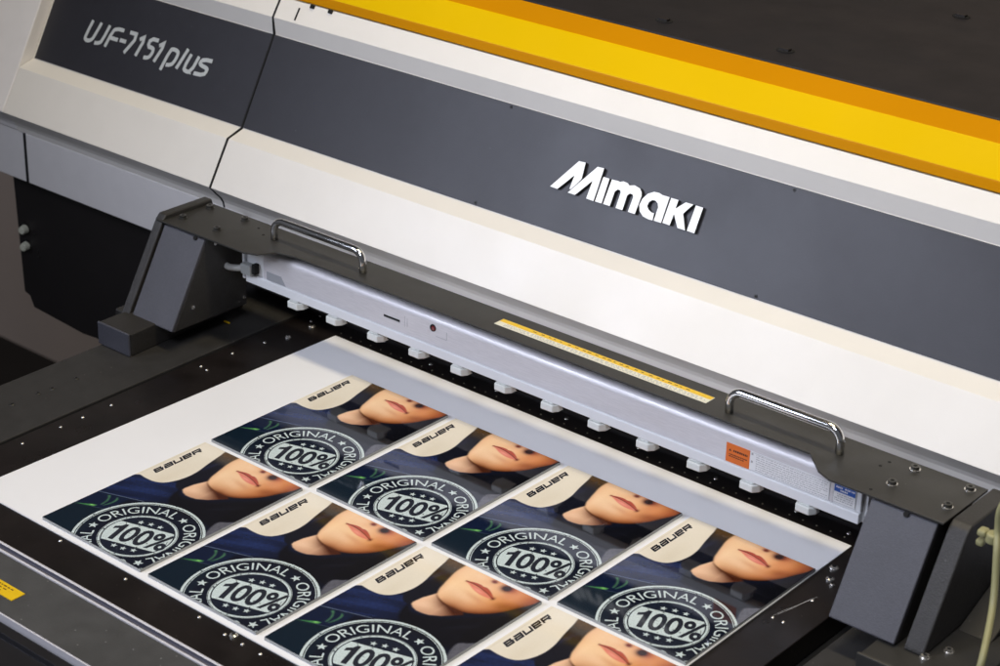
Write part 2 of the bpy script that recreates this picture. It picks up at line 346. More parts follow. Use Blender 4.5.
# ================================================================== PRINTING BED
bed = empty('printing_bed', (0.23, -0.15, -0.10))
tag(bed, 'black printing bed with steel screws and grey front cover, carrying the white sheet', 'printing bed')
bed_loc = Vector((0.23, -0.15, -0.10))
def pb(o): o.parent = bed; o.matrix_parent_inverse = Matrix.Translation(-bed_loc); return o
ZT = -0.0042
bm = bmesh.new(); extr_z(bm, [(-0.1490,-0.4672),(0.6385,-0.4672),(0.6385,0.30),(-0.1625,0.30)], -0.03, ZT)
top = pb(mesh_obj('bed_top', bm, M['table'], None, bevel=0.0008))
bm = bmesh.new(); extr_z(bm, [(-0.2560,-0.4672),(-0.1520,-0.4672),(-0.1660,0.30),(-0.2680,0.30)], -0.06, ZT+0.0012)
pb(mesh_obj('side_rail', bm, M['rail'], None, bevel=0.0010))
bm = bmesh.new(); extr_z(bm, [(0.6580,-0.4672),(0.7900,-0.4672),(0.7900,0.30),(0.6580,0.30)], -0.06, -0.0100)
pb(mesh_obj('side_rail', bm, M['rail'], None, bevel=0.0010))
bm = bmesh.new(); box(bm, -0.20, 0.75, -0.46, 0.29, -0.07, -0.031)
pb(mesh_obj('bed_frame', bm, M['gap']))
# front trim: two bright edges with a blue channel between, grey cover, step, dark lower cover
bm = bmesh.new(); extr_x(bm, [(-0.4780,-0.012),(-0.4780,-0.0036),(-0.4768,-0.0030),(-0.4756,-0.0036),(-0.4752,-0.0056),(-0.4712,-0.0056),(-0.4706,-0.0030),(-0.4690,-0.0022),(-0.4676,-0.0030),(-0.4676,-0.012)], -0.30, 0.80)
for f in bm.faces:
    if -0.4757 < f.calc_center_median().y < -0.4705 and abs(f.normal.x) < 0.5: f.material_index = 1
pb(mesh_obj('aluminium_trim', bm, [M['alu'], M['channel']], None))
bm = bmesh.new(); extr_x(bm, [(-0.4784,-0.0044),(-0.5395,-0.0052),(-0.5405,-0.0060),(-0.5405,-0.02),(-0.4784,-0.02)], -0.30, 0.80)
fcov = pb(mesh_obj('front_cover', bm, M['cover'], None, bevel=0.0006))
bm = bmesh.new(); extr_x(bm, [(-0.5406,-0.0046),(-0.5418,-0.0050),(-0.5418,-0.02),(-0.5406,-0.02)], -0.30, 0.80)
pb(mesh_obj('cover_edge', bm, M['alu'], None))
bm = bmesh.new(); extr_x(bm, [(-0.5420,-0.0130),(-0.5494,-0.0130),(-0.5500,-0.0050),(-0.5590,-0.0054),(-0.5596,-0.0110),(-0.66,-0.0130),(-0.66,-0.10),(-0.5420,-0.10)], -0.30, 0.80)
pb(mesh_obj('lower_cover', bm, M['lid'], None, bevel=0.0006))
def label_z(name, x0, x1, y0, y1, z, m_, parent, th=0.0004):
    bm = bmesh.new(); box(bm, x0, x1, y0, y1, z, z+th); o = mesh_obj(name, bm, m_); o.parent = parent; return o
lb = label_z('yellow_label', -0.02, 0.0905, -0.5228, -0.5078, -0.0049, M['labyellow'], fcov, 0.0006)
bm = bmesh.new()
for row, (y, h) in enumerate(((-0.5115, 0.0016), (-0.5150, 0.0012), (-0.5185, 0.0012))):
    x = -0.016
    while x < 0.078 - row*0.004:
        w = random.uniform(0.0016, 0.005); box(bm, x, x+w, y-h/2, y+h/2, -0.0043, -0.00425); x += w+random.uniform(0.0012, 0.0022)
mesh_obj('label_print', bm, M['labbrown']).parent = lb
# screws (large heads near the gantry, small ones along the edges)
BIG = [(-0.1250,0.0255,0.0036),(-0.1255,0.0640,0.0044),(0.2754,-0.4300,0.0040),(0.5985,0.0180,0.0046),(0.6060,-0.0010,0.0042),(0.6130,-0.0090,0.0026)]
SM = [(-0.1375,0.0745),(-0.1400,0.0920),(-0.1345,-0.0018),(-0.1400,-0.0455),(-0.1405,-0.0917),(-0.1290,-0.0935),(-0.1390,-0.2187),(-0.1385,-0.2571),(-0.1380,-0.2860),(-0.1374,-0.3349),(0.0415,-0.4296),(0.1366,-0.4325),(0.2316,-0.4300),(0.2681,-0.4335),(0.2898,-0.4335),(0.3120,-0.4335),(0.38,-0.4335),(0.47,-0.4335),(0.6133,-0.0423),(0.6024,-0.0899),(0.6133,-0.0897),(0.612,-0.215),(-0.1370,-0.40)]
for x, y, r in BIG:
    bm = bmesh.new(); cyl(bm, (x, y, ZT), r, 0.0012, n=20); dome(bm, (x, y, ZT+0.0012), r*0.96, 0.0016, 20); cyl(bm, (x, y, ZT+0.0018), r*0.42, 0.0013, n=6, mi=1)
    mesh_obj('bed_screw', bm, [M['steel'], M['gap']], top, smooth=False)
for x, y in SM:
    bm = bmesh.new(); dome(bm, (x, y, ZT), 0.0019, 0.0013, 12); mesh_obj('bed_screw', bm, M['steel'], top, smooth=True)
for k in range(44):
    for row, y in enumerate((0.0742,)):
        bm = bmesh.new(); x = -0.0890+0.01545*k+0.0002*row
        cyl(bm, (x, y, ZT-0.0002), 0.0009, 0.0006, n=10)
        mesh_obj('vacuum_hole', bm, M['hole'], top)
for x, y in ((0.0385,0.0852),(0.134,0.0852),(0.2300,0.0852),(0.3250,0.0852),(0.42,0.0852),(0.515,0.0852),(0.575,0.083)):
    bm = bmesh.new(); dome(bm, (x, y, ZT), 0.0026, 0.0012, 14); mesh_obj('bed_screw', bm, M['steel'], top, smooth=True)
bm = bmesh.new()                      # pale scratch on the right margin of the bed
for k in range(3):
    pts = [(0.6005+0.0016*k+random.uniform(-.0006,.0006)+0.010*t, -0.0870+0.045*t+0.004*k) for t in (0, .3, .6, 1)]
    ribbon(bm, pts, 0.00028, lambda x, y, h: (x, y, h), ZT+0.00006+0.00002*k)
mesh_obj('scratch', bm, M['labfade']).parent = top
for i, (x, y) in enumerate(((-0.215,-0.316),(-0.213,-0.290),(-0.214,-0.255),(-0.212,-0.238),(-0.213,-0.205))):
    bm = bmesh.new(); dome(bm, (x, y, ZT+0.0012), 0.0030, 0.0012, 12); cyl(bm, (x, y, ZT+0.0016), 0.0015, 0.0010, n=6, mi=1)
    mesh_obj('rail_screw', bm, [M['bolt'], M['gap']], None, smooth=False).parent = top
for o in top.children: o.matrix_parent_inverse = Matrix.Identity(4)

# ================================================================== BAR (BRIDGE) OVER THE BED
bar = empty('bridge_bar', (0.23, 0.0, ZT))
tag(bar, 'aluminium bar bridging the bed with two chrome handles, warning labels and dark end brackets', 'bar')
bar_loc = Vector((0.23, 0.0, ZT))
def pr_(o): o.parent = bar; o.matrix_parent_inverse = Matrix.Translation(-bar_loc); return o
# top plate
ZP = 0.120
bm = bmesh.new()
extr_z(bm, [(-0.2655,-0.0400),(-0.1250,-0.0390),(-0.1100,-0.0330),(-0.0988,-0.0150),(-0.0767,-0.0100),(0.5770,-0.0100),(0.6000,-0.0330),(0.6150,-0.0400),(0.7275,-0.0400),(0.7275,0.0390),(-0.2655,0.0360)], ZP-0.0022, ZP)
plate = pr_(mesh_obj('top_plate', bm, M['plate'], None, bevel=0.0005))
for x, y in ((-0.2461,-0.0175),(-0.2473,0.0242),(-0.1922,-0.0156),(-0.1919,0.0264),(0.6606,-0.0101),(0.6621,0.0270),(0.7163,-0.0130),(0.7160,0.0270)):
    bm = bmesh.new(); cyl(bm, (x, y, ZP), 0.0052, 0.0009, n=20, mi=0); cyl(bm, (x, y, ZP+0.0009), 0.0040, 0.0030, n=20, mi=1); cyl(bm, (x, y, ZP+0.0036), 0.0021, 0.0005, n=6, mi=2)
    b = mesh_obj('plate_bolt', bm, [M['steel'] if x > 0 else M['bolt'], M['bolt'], M['gap']], plate, bevel=0.0004)
for x, y in ((0.6385,0.0235),(0.6360,0.0120),(0.6520,-0.0310),(-0.145,0.0100),(-0.163,0.0200)):
    bm = bmesh.new(); cyl(bm, (x, y, ZP-0.001), 0.0016, 0.00115, n=12); mesh_obj('plate_hole', bm, M['gap'], plate)
# warning label: yellow stripe above a cream text strip
lw = label_z('warning_label', 0.1930, 0.4525, 0.0065, 0.0215, ZP, M['labcream'], plate, 0.0003)
ls = label_z('yellow_stripe', 0.1935, 0.4520, 0.0150, 0.0211, ZP+0.0003, M['labyellow'], lw, 0.0002)
bm = bmesh.new()
for y, h, x0, x1 in ((0.0130,0.0011,0.205,0.445),(0.0108,0.0011,0.203,0.448),(0.0086,0.0010,0.203,0.44)):
    x = x0
    while x < x1:
        w = random.uniform(0.001, 0.0042); box(bm, x, x+w, y-h/2, y+h/2, ZP+0.0003, ZP+0.00036); x += w+random.uniform(0.0008, 0.003)
mesh_obj('label_print', bm, M['labfade']).parent = lw
bm = bmesh.new(); x = 0.235
while x < 0.43:
    if True:
        w = random.uniform(0.002, 0.005); box(bm, x, x+w, 0.0174, 0.0187, ZP+0.0005, ZP+0.00056)
    x += random.uniform(0.006, 0.011)
mesh_obj('label_print', bm, M['labbrown']).parent = ls
# aluminium cover: flat face, rounded shoulder running back under the plate
prof = [(-0.0020,0.0750),(-0.0020,0.0985)] + [(0.0075-0.0095*math.cos(t), 0.0985+0.0095*math.sin(t)) for t in [R(a) for a in range(10, 81, 10)]] + [(0.0140,0.1105),(0.0140,0.1170),(0.0370,0.1170),(0.0370,0.0750)]
bm = bmesh.new(); extr_x(bm, prof, -0.1330, 0.6000)
alu = mesh_obj('bar_cover', bm, M['alu']); pr_(alu)
bm = bmesh.new(); extr_x(bm, [(0.0115,0.1108),(0.0115,0.1172),(0.0140,0.1172),(0.0140,0.1108)], -0.12, 0.60)
pr_(mesh_obj('cover_gasket', bm, M['gap']))
# white base rail and the white face behind the labels
bm = bmesh.new(); extr_x(bm, [(-0.0040,0.0640),(-0.0040,0.0738),(-0.0030,0.0746),(0.0365,0.0746),(0.0365,0.0640)], -0.1600, 0.6290)
lip = pr_(mesh_obj('base_rail', bm, M['lip'], None, bevel=0.0008))
bm = bmesh.new(); box(bm, 0.6003, 0.6290, -0.0018, 0.030, 0.0748, 0.1165); box(bm, 0.6292, 0.6340, 0.002, 0.030, 0.064, 0.1165)
pr_(mesh_obj('end_cap', bm, M['lip'], None, bevel=0.0008))
bm = bmesh.new(); box(bm, -0.1600, -0.1333, -0.0012, 0.030, 0.0748, 0.1165)
pr_(mesh_obj('end_cap', bm, M['lip'], None, bevel=0.0008))
bm = bmesh.new(); extr_x(bm, [(-0.0024,0.0752),(-0.0024,0.0850),(-0.0019,0.0850),(-0.0019,0.0752)], -0.128, -0.0985)
vs = [v for v in bm.verts if v.co.x > -0.11 and v.co.z > 0.08]
for v in vs: v.co.x -= 0.007
pr_(mesh_obj('sensor_window', bm, M['mattedge']))
bm = bmesh.new(); box(bm, -0.155, 0.6250, 0.0060, 0.0330, 0.0560, 0.0637)
pr_(mesh_obj('under_channel', bm, M['gap']))
# emitter nozzles: clear white hexagonal blocks under the base rail
hexp = [(-0.0110,0.003),(-0.0080,-0.0060),(0.0065,-0.0060),(0.0108,0.0002),(0.0108,0.0125),(-0.0090,0.0125)]
bm = bmesh.new(); extr_z(bm, hexp, 0.0542, 0.0618); extr_z(bm, [(x*0.8, y*0.8+0.001) for x, y in hexp], 0.0619, 0.0639)
noz0 = mesh_obj('emitter_nozzle', bm, M['nozzle'], None, bevel=0.0010)
for k in range(12):
    o = noz0 if k == 0 else noz0.copy()
    if k: COL.objects.link(o)
    pr_(o); o.location = (-0.0845+0.0597*k+random.uniform(-.0007, .0007), random.uniform(-.0006, .0006), random.uniform(-.0004, .0002)); o.rotation_euler = (0, 0, R(random.uniform(-3, 3)))
# slot, tick marks, red lens on the cover face
def face(x, v, h): return Vector((x, -0.0020-h, v))
def flat(name, x0, x1, z0, z1, m_, parent, h0=-0.0005, h1=0.0003): return plate_on(name, face, x0, x1, z0, z1, h0, h1, m_, parent)
flat('indicator_slot', 0.0490, 0.0720, 0.0863, 0.0885, M['gap'], alu)
flat('indicator_slot', 0.0497, 0.0720, 0.0855, 0.0862, M['labfade'], alu)
bm = bmesh.new()
for x0, x1, z0, z1 in ((0.0790,0.0793,0.0835,0.0955),(0.0822,0.0825,0.0840,0.0935),(0.1225,0.1370,0.0860,0.0863),(0.1372,0.1375,0.0862,0.0950)):
    bm = bmesh.new(); box(bm, x0, x1, -0.00215, -0.0019, z0, z1); mesh_obj('panel_mark', bm, M['mattedge']).parent = alu
bm = bmesh.new(); cyl(bm, (0.1185, -0.0018, 0.0945), 0.0040, 0.0008, (0, -1, 0), 18, mi=1); cyl(bm, (0.1192, -0.0024, 0.0942), 0.0029, 0.0010, (0, -1, 0), 18, 0.002)
mesh_obj('red_lens', bm, [M['red'], M['gap']]).parent = alu
# labels on the face
lo = flat('orange_label', 0.4845, 0.5105, 0.0752, 0.0945, M['laborange'], alu, -0.0002, 0.0004)
bm = bmesh.new()
tri = [(0.4875,0.0868),(0.4905,0.0868),(0.4890,0.0893)]
a = [bm.verts.new(face(x, z, 0.00046)) for x, z in tri]; bm.faces.new(a)
mesh_obj('warning_symbol', bm, M['labdark']).parent = lo; bm = bmesh.new()
for z, h, x0, x1 in ((0.0880,0.0021,0.4925,0.5085),(0.0835,0.0010,0.4880,0.5080),(0.0815,0.0010,0.4880,0.5060)):
    x = x0
    while x < x1-0.001: w = random.uniform(0.001, 0.0022); box(bm, x, min(x+w, x1), -0.00246, -0.0024, z-h/2, z+h/2); x += w+0.0005
mesh_obj('label_print', bm, M['labdark']).parent = lo
lt = flat('text_label', 0.5108, 0.5965, 0.0752, 0.0945, M['labwhite'], alu, -0.0002, 0.0004)
bm = bmesh.new()
for k in range(8):
    z = 0.0927-0.0022*k; x = 0.5175
    x1 = 0.5945-(random.uniform(0, .012) if k % 3 == 2 else 0)
    while x < x1: w = random.uniform(0.0008, 0.0040); box(bm, x, min(x+w, x1), -0.00246, -0.0024, z-0.00036, z+0.00036); x += w+random.uniform(0.0005, 0.0011)
for x0, x1, z0, z1 in ((0.5112,0.5961,0.0755,0.0758),(0.5112,0.5961,0.0939,0.0942),(0.5960,0.5963,0.0755,0.0942)): box(bm, x0, x1, -0.00246, -0.0024, z0, z1)
for z in (0.0912, 0.0832): box(bm, 0.5122, 0.5142, -0.00246, -0.0024, z, z+0.0022)
mesh_obj('label_print', bm, M['labfade']).parent = lt
lr = flat('rating_label', 0.6005, 0.6235, 0.0765, 0.0955, M['labwhite'], alu, -0.0002, 0.0005)
flat('blue_band', 0.6012, 0.6228, 0.0880, 0.0948, M['labblue'], lr, 0.0005, 0.0007)
bm = bmesh.new()
for z, x0, x1 in ((0.0928,0.6030,0.6095),(0.0928,0.6120,0.6180),(0.0928,0.6190,0.6220),(0.0900,0.6075,0.6150)):
    x = x0
    while x < x1: w = random.uniform(0.0010, 0.0022); box(bm, x, min(x+w, x1), -0.00276, -0.0027, z-0.0008, z+0.0008); x += w+0.0005
mesh_obj('label_print', bm, M['labwhite']).parent = lr
bm = bmesh.new()
for k, z in enumerate((0.0858,0.0838,0.0815,0.0795)):
    x = 0.6045 if k < 2 else 0.6020
    while x < 0.6205: w = random.uniform(0.0008, 0.0030); box(bm, x, min(x+w, 0.621), -0.00256, -0.0025, z-0.00045, z+0.00045); x += w+0.0008
for x0, x1, z0, z1 in ((0.6008,0.6232,0.0768,0.0771),(0.6008,0.6232,0.0949,0.0952),(0.6008,0.6010,0.0768,0.0952),(0.6230,0.6232,0.0768,0.0952),(0.6012,0.6228,0.0825,0.0826)): box(bm, x0, x1, -0.00256, -0.0025, z0, z1)
mesh_obj('label_print', bm, M['labfade']).parent = lr
# chrome handles
def handle(x0, x1, y):
    r, b, zt = 0.0041, 0.013, 0.1437
    pts = [(x0,y,ZP+0.0005),(x0,y,zt-b)] + [(x0+b-b*math.cos(t), y, zt-b+b*math.sin(t)) for t in [R(a) for a in range(9, 90, 9)]] + [(x0+b,y,zt),(x1-b,y,zt)] + [(x1-b+b*math.sin(t), y, zt-b+b*math.cos(t)) for t in [R(a) for a in range(9, 90, 9)]] + [(x1,y,zt-b),(x1,y,ZP+0.0005)]
    bm = bmesh.new(); tube(bm, pts, r, 20)
    return pr_(mesh_obj('handle', bm, M['chrome'], None, smooth=True))
handle(-0.1262, 0.0080, 0.0090)
handle(0.4790, 0.5975, 0.0062)
# end brackets
def bracket(side):
    s = side
    x0, x1 = (-0.2530,-0.1870) if s < 0 else (0.6575,0.7220)
    br = empty('end_bracket'); pr_(br)
    def add(name, bm, m_, bevel=0.0012, **k):
        o = mesh_obj(name, bm, m_, None, bevel=bevel, **k); o.parent = br; return o
    # body wedge under the plate
    zt = ZP-0.0024
    bm = bmesh.new(); extr_x(bm, [(-0.0925+0.004,0.0200),(-0.0385+0.004,zt),(0.0240,zt),(0.0215,0.0200)], x0+0.001, x1)
    wb = add('bracket_body', bm, M['bracket'])
    d = Vector((0, 0.054, 0.0955)).normalized(); n_ = Vector((0, -d.z, d.y))
    bm = bmesh.new(); base = Vector((0, -0.0925+0.0034, 0.0205)); Ln = 0.1085
    a = [bm.verts.new(base + d*v + n_*h + Vector((x, 0, 0))) for h in (0, 0.0035) for x, v in ((x0,0),(x1,0),(x1,Ln),(x0,Ln))]
    for idx in ((3,2,1,0),(4,5,6,7),(0,1,5,4),(1,2,6,5),(2,3,7,6),(3,0,4,7)): bm.faces.new([a[i] for i in idx])
    bmesh.ops.recalc_face_normals(bm, faces=bm.faces[:])
    add('front_panel', bm, M['bluegrey'], 0.0012)
    # notch studs at the panel head
    for x in ((0.2*x0+0.8*x1),) if s < 0 else ((0.45*x0+0.55*x1),):
        bm = bmesh.new(); cyl(bm, base + d*(Ln-0.002) + n_*0.0032 + Vector((x, 0, 0)), 0.0026, 0.0022, n_, 12); add('panel_stud', bm, M['gap'], 0)
    # outer cheek
    c0, c1 = (-0.2690,-0.2565) if s < 0 else (0.7290,0.7480)
    top_z = ZP+0.0055
    cp = [(-0.0955,0.0200),(-0.0385,top_z-0.006),(-0.0330,top_z),(0.0360,top_z),(0.0700,0.0200)] if s < 0 else [(-0.0885,0.0195),(-0.0870,0.0230),(-0.0330,0.1160),(-0.0270,0.1200),(0.0430,0.1205),(0.0560,0.1130),(0.0600,0.0195)]
    bm = bmesh.new(); extr_x(bm, cp, c0, c1); add('cheek_plate', bm, M['bracket'], 0.0018, seg=3)
    # base block that slides on the rail
    if s < 0:
        bm = bmesh.new(); extr_z(bm, [(-0.2645,-0.1290),(-0.2120,-0.1290),(-0.2220,0.0480),(-0.2690,0.0480)], ZT+0.0014, 0.0236); add('base_block', bm, M['bracket'], 0.0015)
        bm = bmesh.new(); box(bm, -0.2650, -0.2120, -0.1320, -0.1292, ZT+0.0016, 0.0246); add('end_plate', bm, M['bluegrey'], 0.0012)
        bm = bmesh.new(); box(bm, -0.2850, -0.2660, -0.0900, -0.050, 0.008, 0.0205); add('cable_clip', bm, M['bracket'], 0.002)
    else:
        bm = bmesh.new(); extr_z(bm, [(0.7045,-0.1170),(0.8000,-0.1170),(0.8000,0.0600),(0.7045,0.0600)], -0.0098, 0.0190); add('base_block', bm, M['plate'], 0.0015)
        bm = bmesh.new(); box(bm, 0.7030, 0.7980, -0.1205, -0.1173, -0.0098, 0.0205); add('end_plate', bm, M['plate'], 0.0012)
        for x, y in ((0.7493,-0.0871),(0.7599,-0.0654)):
            bm = bmesh.new(); cyl(bm, (x, y, 0.0190), 0.0046, 0.0010, n=18); cyl(bm, (x, y, 0.0200), 0.0034, 0.0022, n=18); cyl(bm, (x, y, 0.0219), 0.0018, 0.0005, n=6, mi=1); add('block_bolt', bm, [M['steel'], M['gap']], 0)
        bm = bmesh.new(); extr_x(bm, [(-0.0300,0.0192),(0.0300,0.0420),(0.0560,0.0420),(0.0560,0.0192)], 0.7485, 0.7800); add('gusset', bm, M['plate'], 0.001)
    if s < 0:
        for y, z in ((-0.0240,0.1080),(-0.0600,0.0420),(0.0170,0.0300)):
            bm = bmesh.new(); cyl(bm, (x1, y, z), 0.0022, 0.0012, (1, 0, 0), 14); add('bracket_screw', bm, M['steel'], 0)
        bm = bmesh.new(); box(bm, -0.206, -0.197, 0.002, 0.0035, -0.0020, -0.0005); add('yellow_tick', bm, M['labyellow'], 0)
    return br
bracket(-1); bracket(1)
bm = bmesh.new()
tube(bm, catmull([(-0.206,0.003,0.0840),(-0.197,-0.004,0.0790),(-0.185,-0.008,0.0760),(-0.170,-0.006,0.0780),(-0.158,-0.003,0.0815)], 6), 0.0038, 12)
cb = pr_(mesh_obj('signal_cable', bm, M['cable'], None, smooth=True))
bm = bmesh.new(); box(bm, -0.1610, -0.1455, -0.0110, -0.0016, 0.0760, 0.0880); box(bm, -0.1453, -0.1400, -0.0090, -0.0016, 0.0780, 0.0905, 1)
pr_(mesh_obj('cable_plug', bm, [M['plug'], M['gap']], None, bevel=0.0012))
bm = bmesh.new(); box(bm, -0.1665, -0.1625, -0.003, 0.02, 0.0660, 0.1160); pr_(mesh_obj('end_strut', bm, M['lip'], None, bevel=0.0008))

# ================================================================== WHITE MEDIA SHEET AND THE PRINTED CARDS
bm = bmesh.new(); extr_z(bm, [(-0.0965,-0.4240),(0.5925,-0.4240),(0.5895,0.0635),(-0.0890,0.0650)], ZT, -0.0032)
sheet = mesh_obj('media_sheet', bm, M['sheet'])
tag(sheet, 'white sheet lying on the black bed beneath the eight printed cards', 'sheet')

W, D, GY, TH = 139.6, 204.4, 8.5, 3.0    # card millimetres
def poly_sdf(px, py, poly):
    poly = np.array(poly, float); d2 = np.full(px.shape, 1e9); inside = np.zeros(px.shape, bool)
    for i in range(len(poly)):
        a, b = poly[i], poly[(i+1) % len(poly)]; e = b-a
        wx, wy = px-a[0], py-a[1]; t = np.clip((wx*e[0]+wy*e[1])/(e@e+1e-12), 0, 1)
        d2 = np.minimum(d2, (wx-e[0]*t)**2+(wy-e[1]*t)**2)
        c = ((a[1] <= py) & (b[1] > py)) | ((b[1] <= py) & (a[1] > py))
        with np.errstate(divide='ignore', invalid='ignore'):
            xi = a[0]+(py-a[1])/(b[1]-a[1] if b[1] != a[1] else 1e-9)*e[0]
        inside ^= c & (px < xi)
    return np.where(inside, -1, 1)*np.sqrt(d2)
def pct(l): return [(u*W/100, v*D/100) for u, v in l]
def smooth_poly(l, n=5, closed=True):
    out = []; m_ = len(l)
    for i in range(m_):
        p0, p1, p2, p3 = [np.array(l[(i+k-1) % m_], float) for k in range(4)]
        for k in range(n):
            t = k/n; out.append(tuple(0.5*((2*p1)+(-p0+p2)*t+(2*p0-5*p1+4*p2-p3)*t*t+(-p0+3*p1-3*p2+p3)*t**3)))
    return out
def photo(px, py):
    """the printed portrait, as ink colours over the card (sRGB 0-255)"""
    u, v = px/W*100, py/D*100
    C_ = np.zeros(px.shape+(3,)); C_[:] = (15, 19, 33)
    def mix(mask, col):
        col = np.array(col, float)
        if col.ndim == 1: col = np.broadcast_to(col, C_.shape)
        C_[:] = C_*(1-mask[..., None])+col*mask[..., None]
    def reg(poly, soft=0.5, raw=False, curve=True):
        q = pct(poly) if not raw else poly
        if curve: q = smooth_poly(q)
        return np.clip(0.5-poly_sdf(px, py, q)/(2*soft), 0, 1)
    def blob(cu, cv, ru, rv, rot=0):
        du, dv = (u-cu)*W/100, (v-cv)*D/100; c, s = math.cos(rot), math.sin(rot)
        x, y = du*c+dv*s, -du*s+dv*c
        return np.exp(-((x/ru)**2+(y/rv)**2))
    # jacket: navy folds running across the card
    fold = 0.5+0.5*np.sin((v*2.0-u*0.42)*0.32+1.6*np.sin(u*0.06+v*0.05))
    fold2 = 0.5+0.5*np.sin((v*2.0-u*0.55)*0.9+2.2*np.sin(u*0.05))
    sleeve = reg([(-4,32),(24,38),(50,48),(72,50),(60,58),(40,62),(30,64),(22,59),(8,57),(-4,59)], 3.0)
    nav = np.array((22, 31, 60))+(fold[..., None]*np.array((10, 14, 26))-fold2[..., None]*np.array((3, 4, 8)))
    mix(sleeve*0.95*np.clip((66-u)/34, 0, 1), nav)
    mix(blob(20,50,22,12,0.3)*0.35, (42, 60, 112))
    # lower left: dark teal with a thin pale seam above and below
    mix(reg([(-5,-5),(40,-5),(26,22),(24,38.0),(0,32.6),(-5,32)], 0.6, curve=False), (17, 31, 43))
    mix(reg([(-2,17.6),(14,21.5),(25,25),(24,37.5),(-2,32)], 0.8, curve=False)*0.75, (19, 28, 56))
    for a, b, wd, cc in (((-1,32.6),(34,40.8),0.35,(118,132,150)),((13,21.4),(28,25.6),0.28,(70,82,96)),((-1,17.2),(12,20.5),0.22,(40,62,60))):
        q = pct([a, b]); e = np.array(q[1])-np.array(q[0]); t = np.clip(((px-q[0][0])*e[0]+(py-q[0][1])*e[1])/(e@e), 0, 1)
        dd = np.hypot(px-q[0][0]-e[0]*t, py-q[0][1]-e[1]*t); mix(np.clip(1.2-dd/wd/1.6, 0, 1)*0.85, cc)
    g = reg([(0.6,18.4),(6,19.8),(10.6,21.0),(14.0,22.2),(14.6,24.0),(12.6,23.6),(10.2,22.7),(5,20.4)], 0.5, curve=False); mix(g*0.9, (70, 134, 72)); mix(g*blob(11.6,22.6,2.6,2.0), (124, 190, 100))
    for q in ([(9.5,33.2),(11.5,33.8),(15.2,30.2),(16.4,26.4),(15.4,25.6),(14.4,28.8),(12.4,31.6)], [(16.6,34.8),(19.4,33.6),(20.0,30.0),(18.8,26.6),(17.6,25.8),(18.6,29.6),(18.2,32.4)]):
        mix(reg(q, 1.0)*0.72, (86, 142, 88))
    # cream ground behind the name
    cr = reg([(-6,56.4),(3,56.6),(10.5,56.2),(18.5,56.9),(24.5,59.6),(28.6,65.5),(29.8,71.5),(29.0,78.0),(26.2,86.0),(24.0,93.8),(22.6,101),(21,110),(-6,110)], 0.5)
    mix(cr, (232, 223, 204)); mix(cr*blob(20,60,9,30,0.0)*0.5, (218, 206, 182)); mix(cr*blob(10,92,14,16,0.0)*0.4, (240, 232, 216))
    mix(np.clip(1-np.abs(u-1.9)/0.22, 0, 1)*cr*0.85, (150, 140, 116))
    # hood: black cloth, olive-brown where it turns over at the top
    hood = reg([(22.8,103),(24.2,94),(27,86),(29.8,78),(30.4,71),(29.4,65),(35,60),(43,60),(48,70),(44,80),(40,88),(38.5,104)], 0.9)
    mix(hood, (21, 23, 33)); mix(hood*np.clip((v-88)/10, 0, 1)*0.85, (96, 64, 18))
    mix(hood*blob(28.5,80,2.6,20,-0.22)*0.55, (44, 52, 92))
    # collar shade under the chin
    mix(reg([(40,59),(48,56),(66,60),(80,70),(96,82),(103,88),(103,50),(90,46),(60,44),(44,50)], 2.0), (15, 16, 23))
    mix(reg([(92,50),(97,54),(104,57),(104,37),(97,40)], 1.2), (92, 92, 100))
    mix(reg([(90,53.0),(104,62),(104,86),(96,80),(88,68)], 1.5)*0.9, (13, 14, 19))
    for k in range(7):
        mix(blob(76+2.2*k, 57+1.6*k, 0.5, 7, -0.35)*0.25, (48, 50, 66))
    # neck: pale on the left, falling into shadow under the jaw
    nk = reg([(46.5,77),(44.4,73.6),(41.2,67.4),(40.2,62.0),(40.9,60.4),(44.2,58.8),(48.4,57.9),(53,58.1),(57.5,58.9),(64.3,61.8),(74,69.0),(66,73),(54,75)], 0.9, curve=False)
    fpoly = [(38.5,112),(36.0,99.5),(36.2,93),(38.4,86.5),(40.6,81.0),(42.6,76.8),(46.7,72.9),(56.2,70.2),(69.3,69.9),(78.9,73.0),(87.6,79.2),(93.1,86.5),(97.4,93.6),(99.4,100),(101,112)]
    sd = poly_sdf(px, py, smooth_poly(pct(fpoly)))
    sh = np.clip(np.exp(-np.clip(sd, 0, 99)/7.0)*np.clip((u-44)/12, 0, 1)+np.clip((u-58)/13, 0, 1)*0.75, 0, 1)[..., None]
    nc = np.array((238, 194, 158))*(1-sh)+np.array((70, 32, 18))*sh
    mix(nk, nc); mix(nk*blob(47,64,7,5,0.4)*0.35, (248, 212, 180)); mix(nk*np.clip((62.5-v+(u-48)*0.25)/5, 0, 1)*0.35, (150, 100, 76))
    # face
    fm = np.clip(0.5-sd/2.0, 0, 1)
    skin = np.zeros(C_.shape); skin[:] = (244, 198, 154)
    def sk(mask, col): skin[:] = skin*(1-mask[..., None])+np.array(col, float)*mask[..., None]
    ins = np.clip(-sd, 0, 99)
    sk(np.clip((u-64)/30, 0, 1)*0.85, (214, 122, 58))
    sk(blob(52,84,17,15)*0.8, (254, 222, 182)); sk(blob(46,95,10,16)*0.5, (246, 208, 164))
    sk(np.exp(-ins/12.0)*np.clip((u-46)/16, 0, 1)*0.85, (172, 92, 44))
    sk(np.exp(-ins/3.5)*np.clip((u-50)/14, 0, 1)*0.95, (58, 26, 14))
    sk(np.exp(-ins/2.5)*np.clip((50-u)/8, 0, 1)*0.45, (196, 142, 104))
    sk(blob(99,96,11,9)*0.65, (172, 84, 46)); sk(blob(86,86,9,6,0.7)*0.55, (122, 60, 30)); sk(blob(84,92,8,12)*0.35, (226, 150, 102))
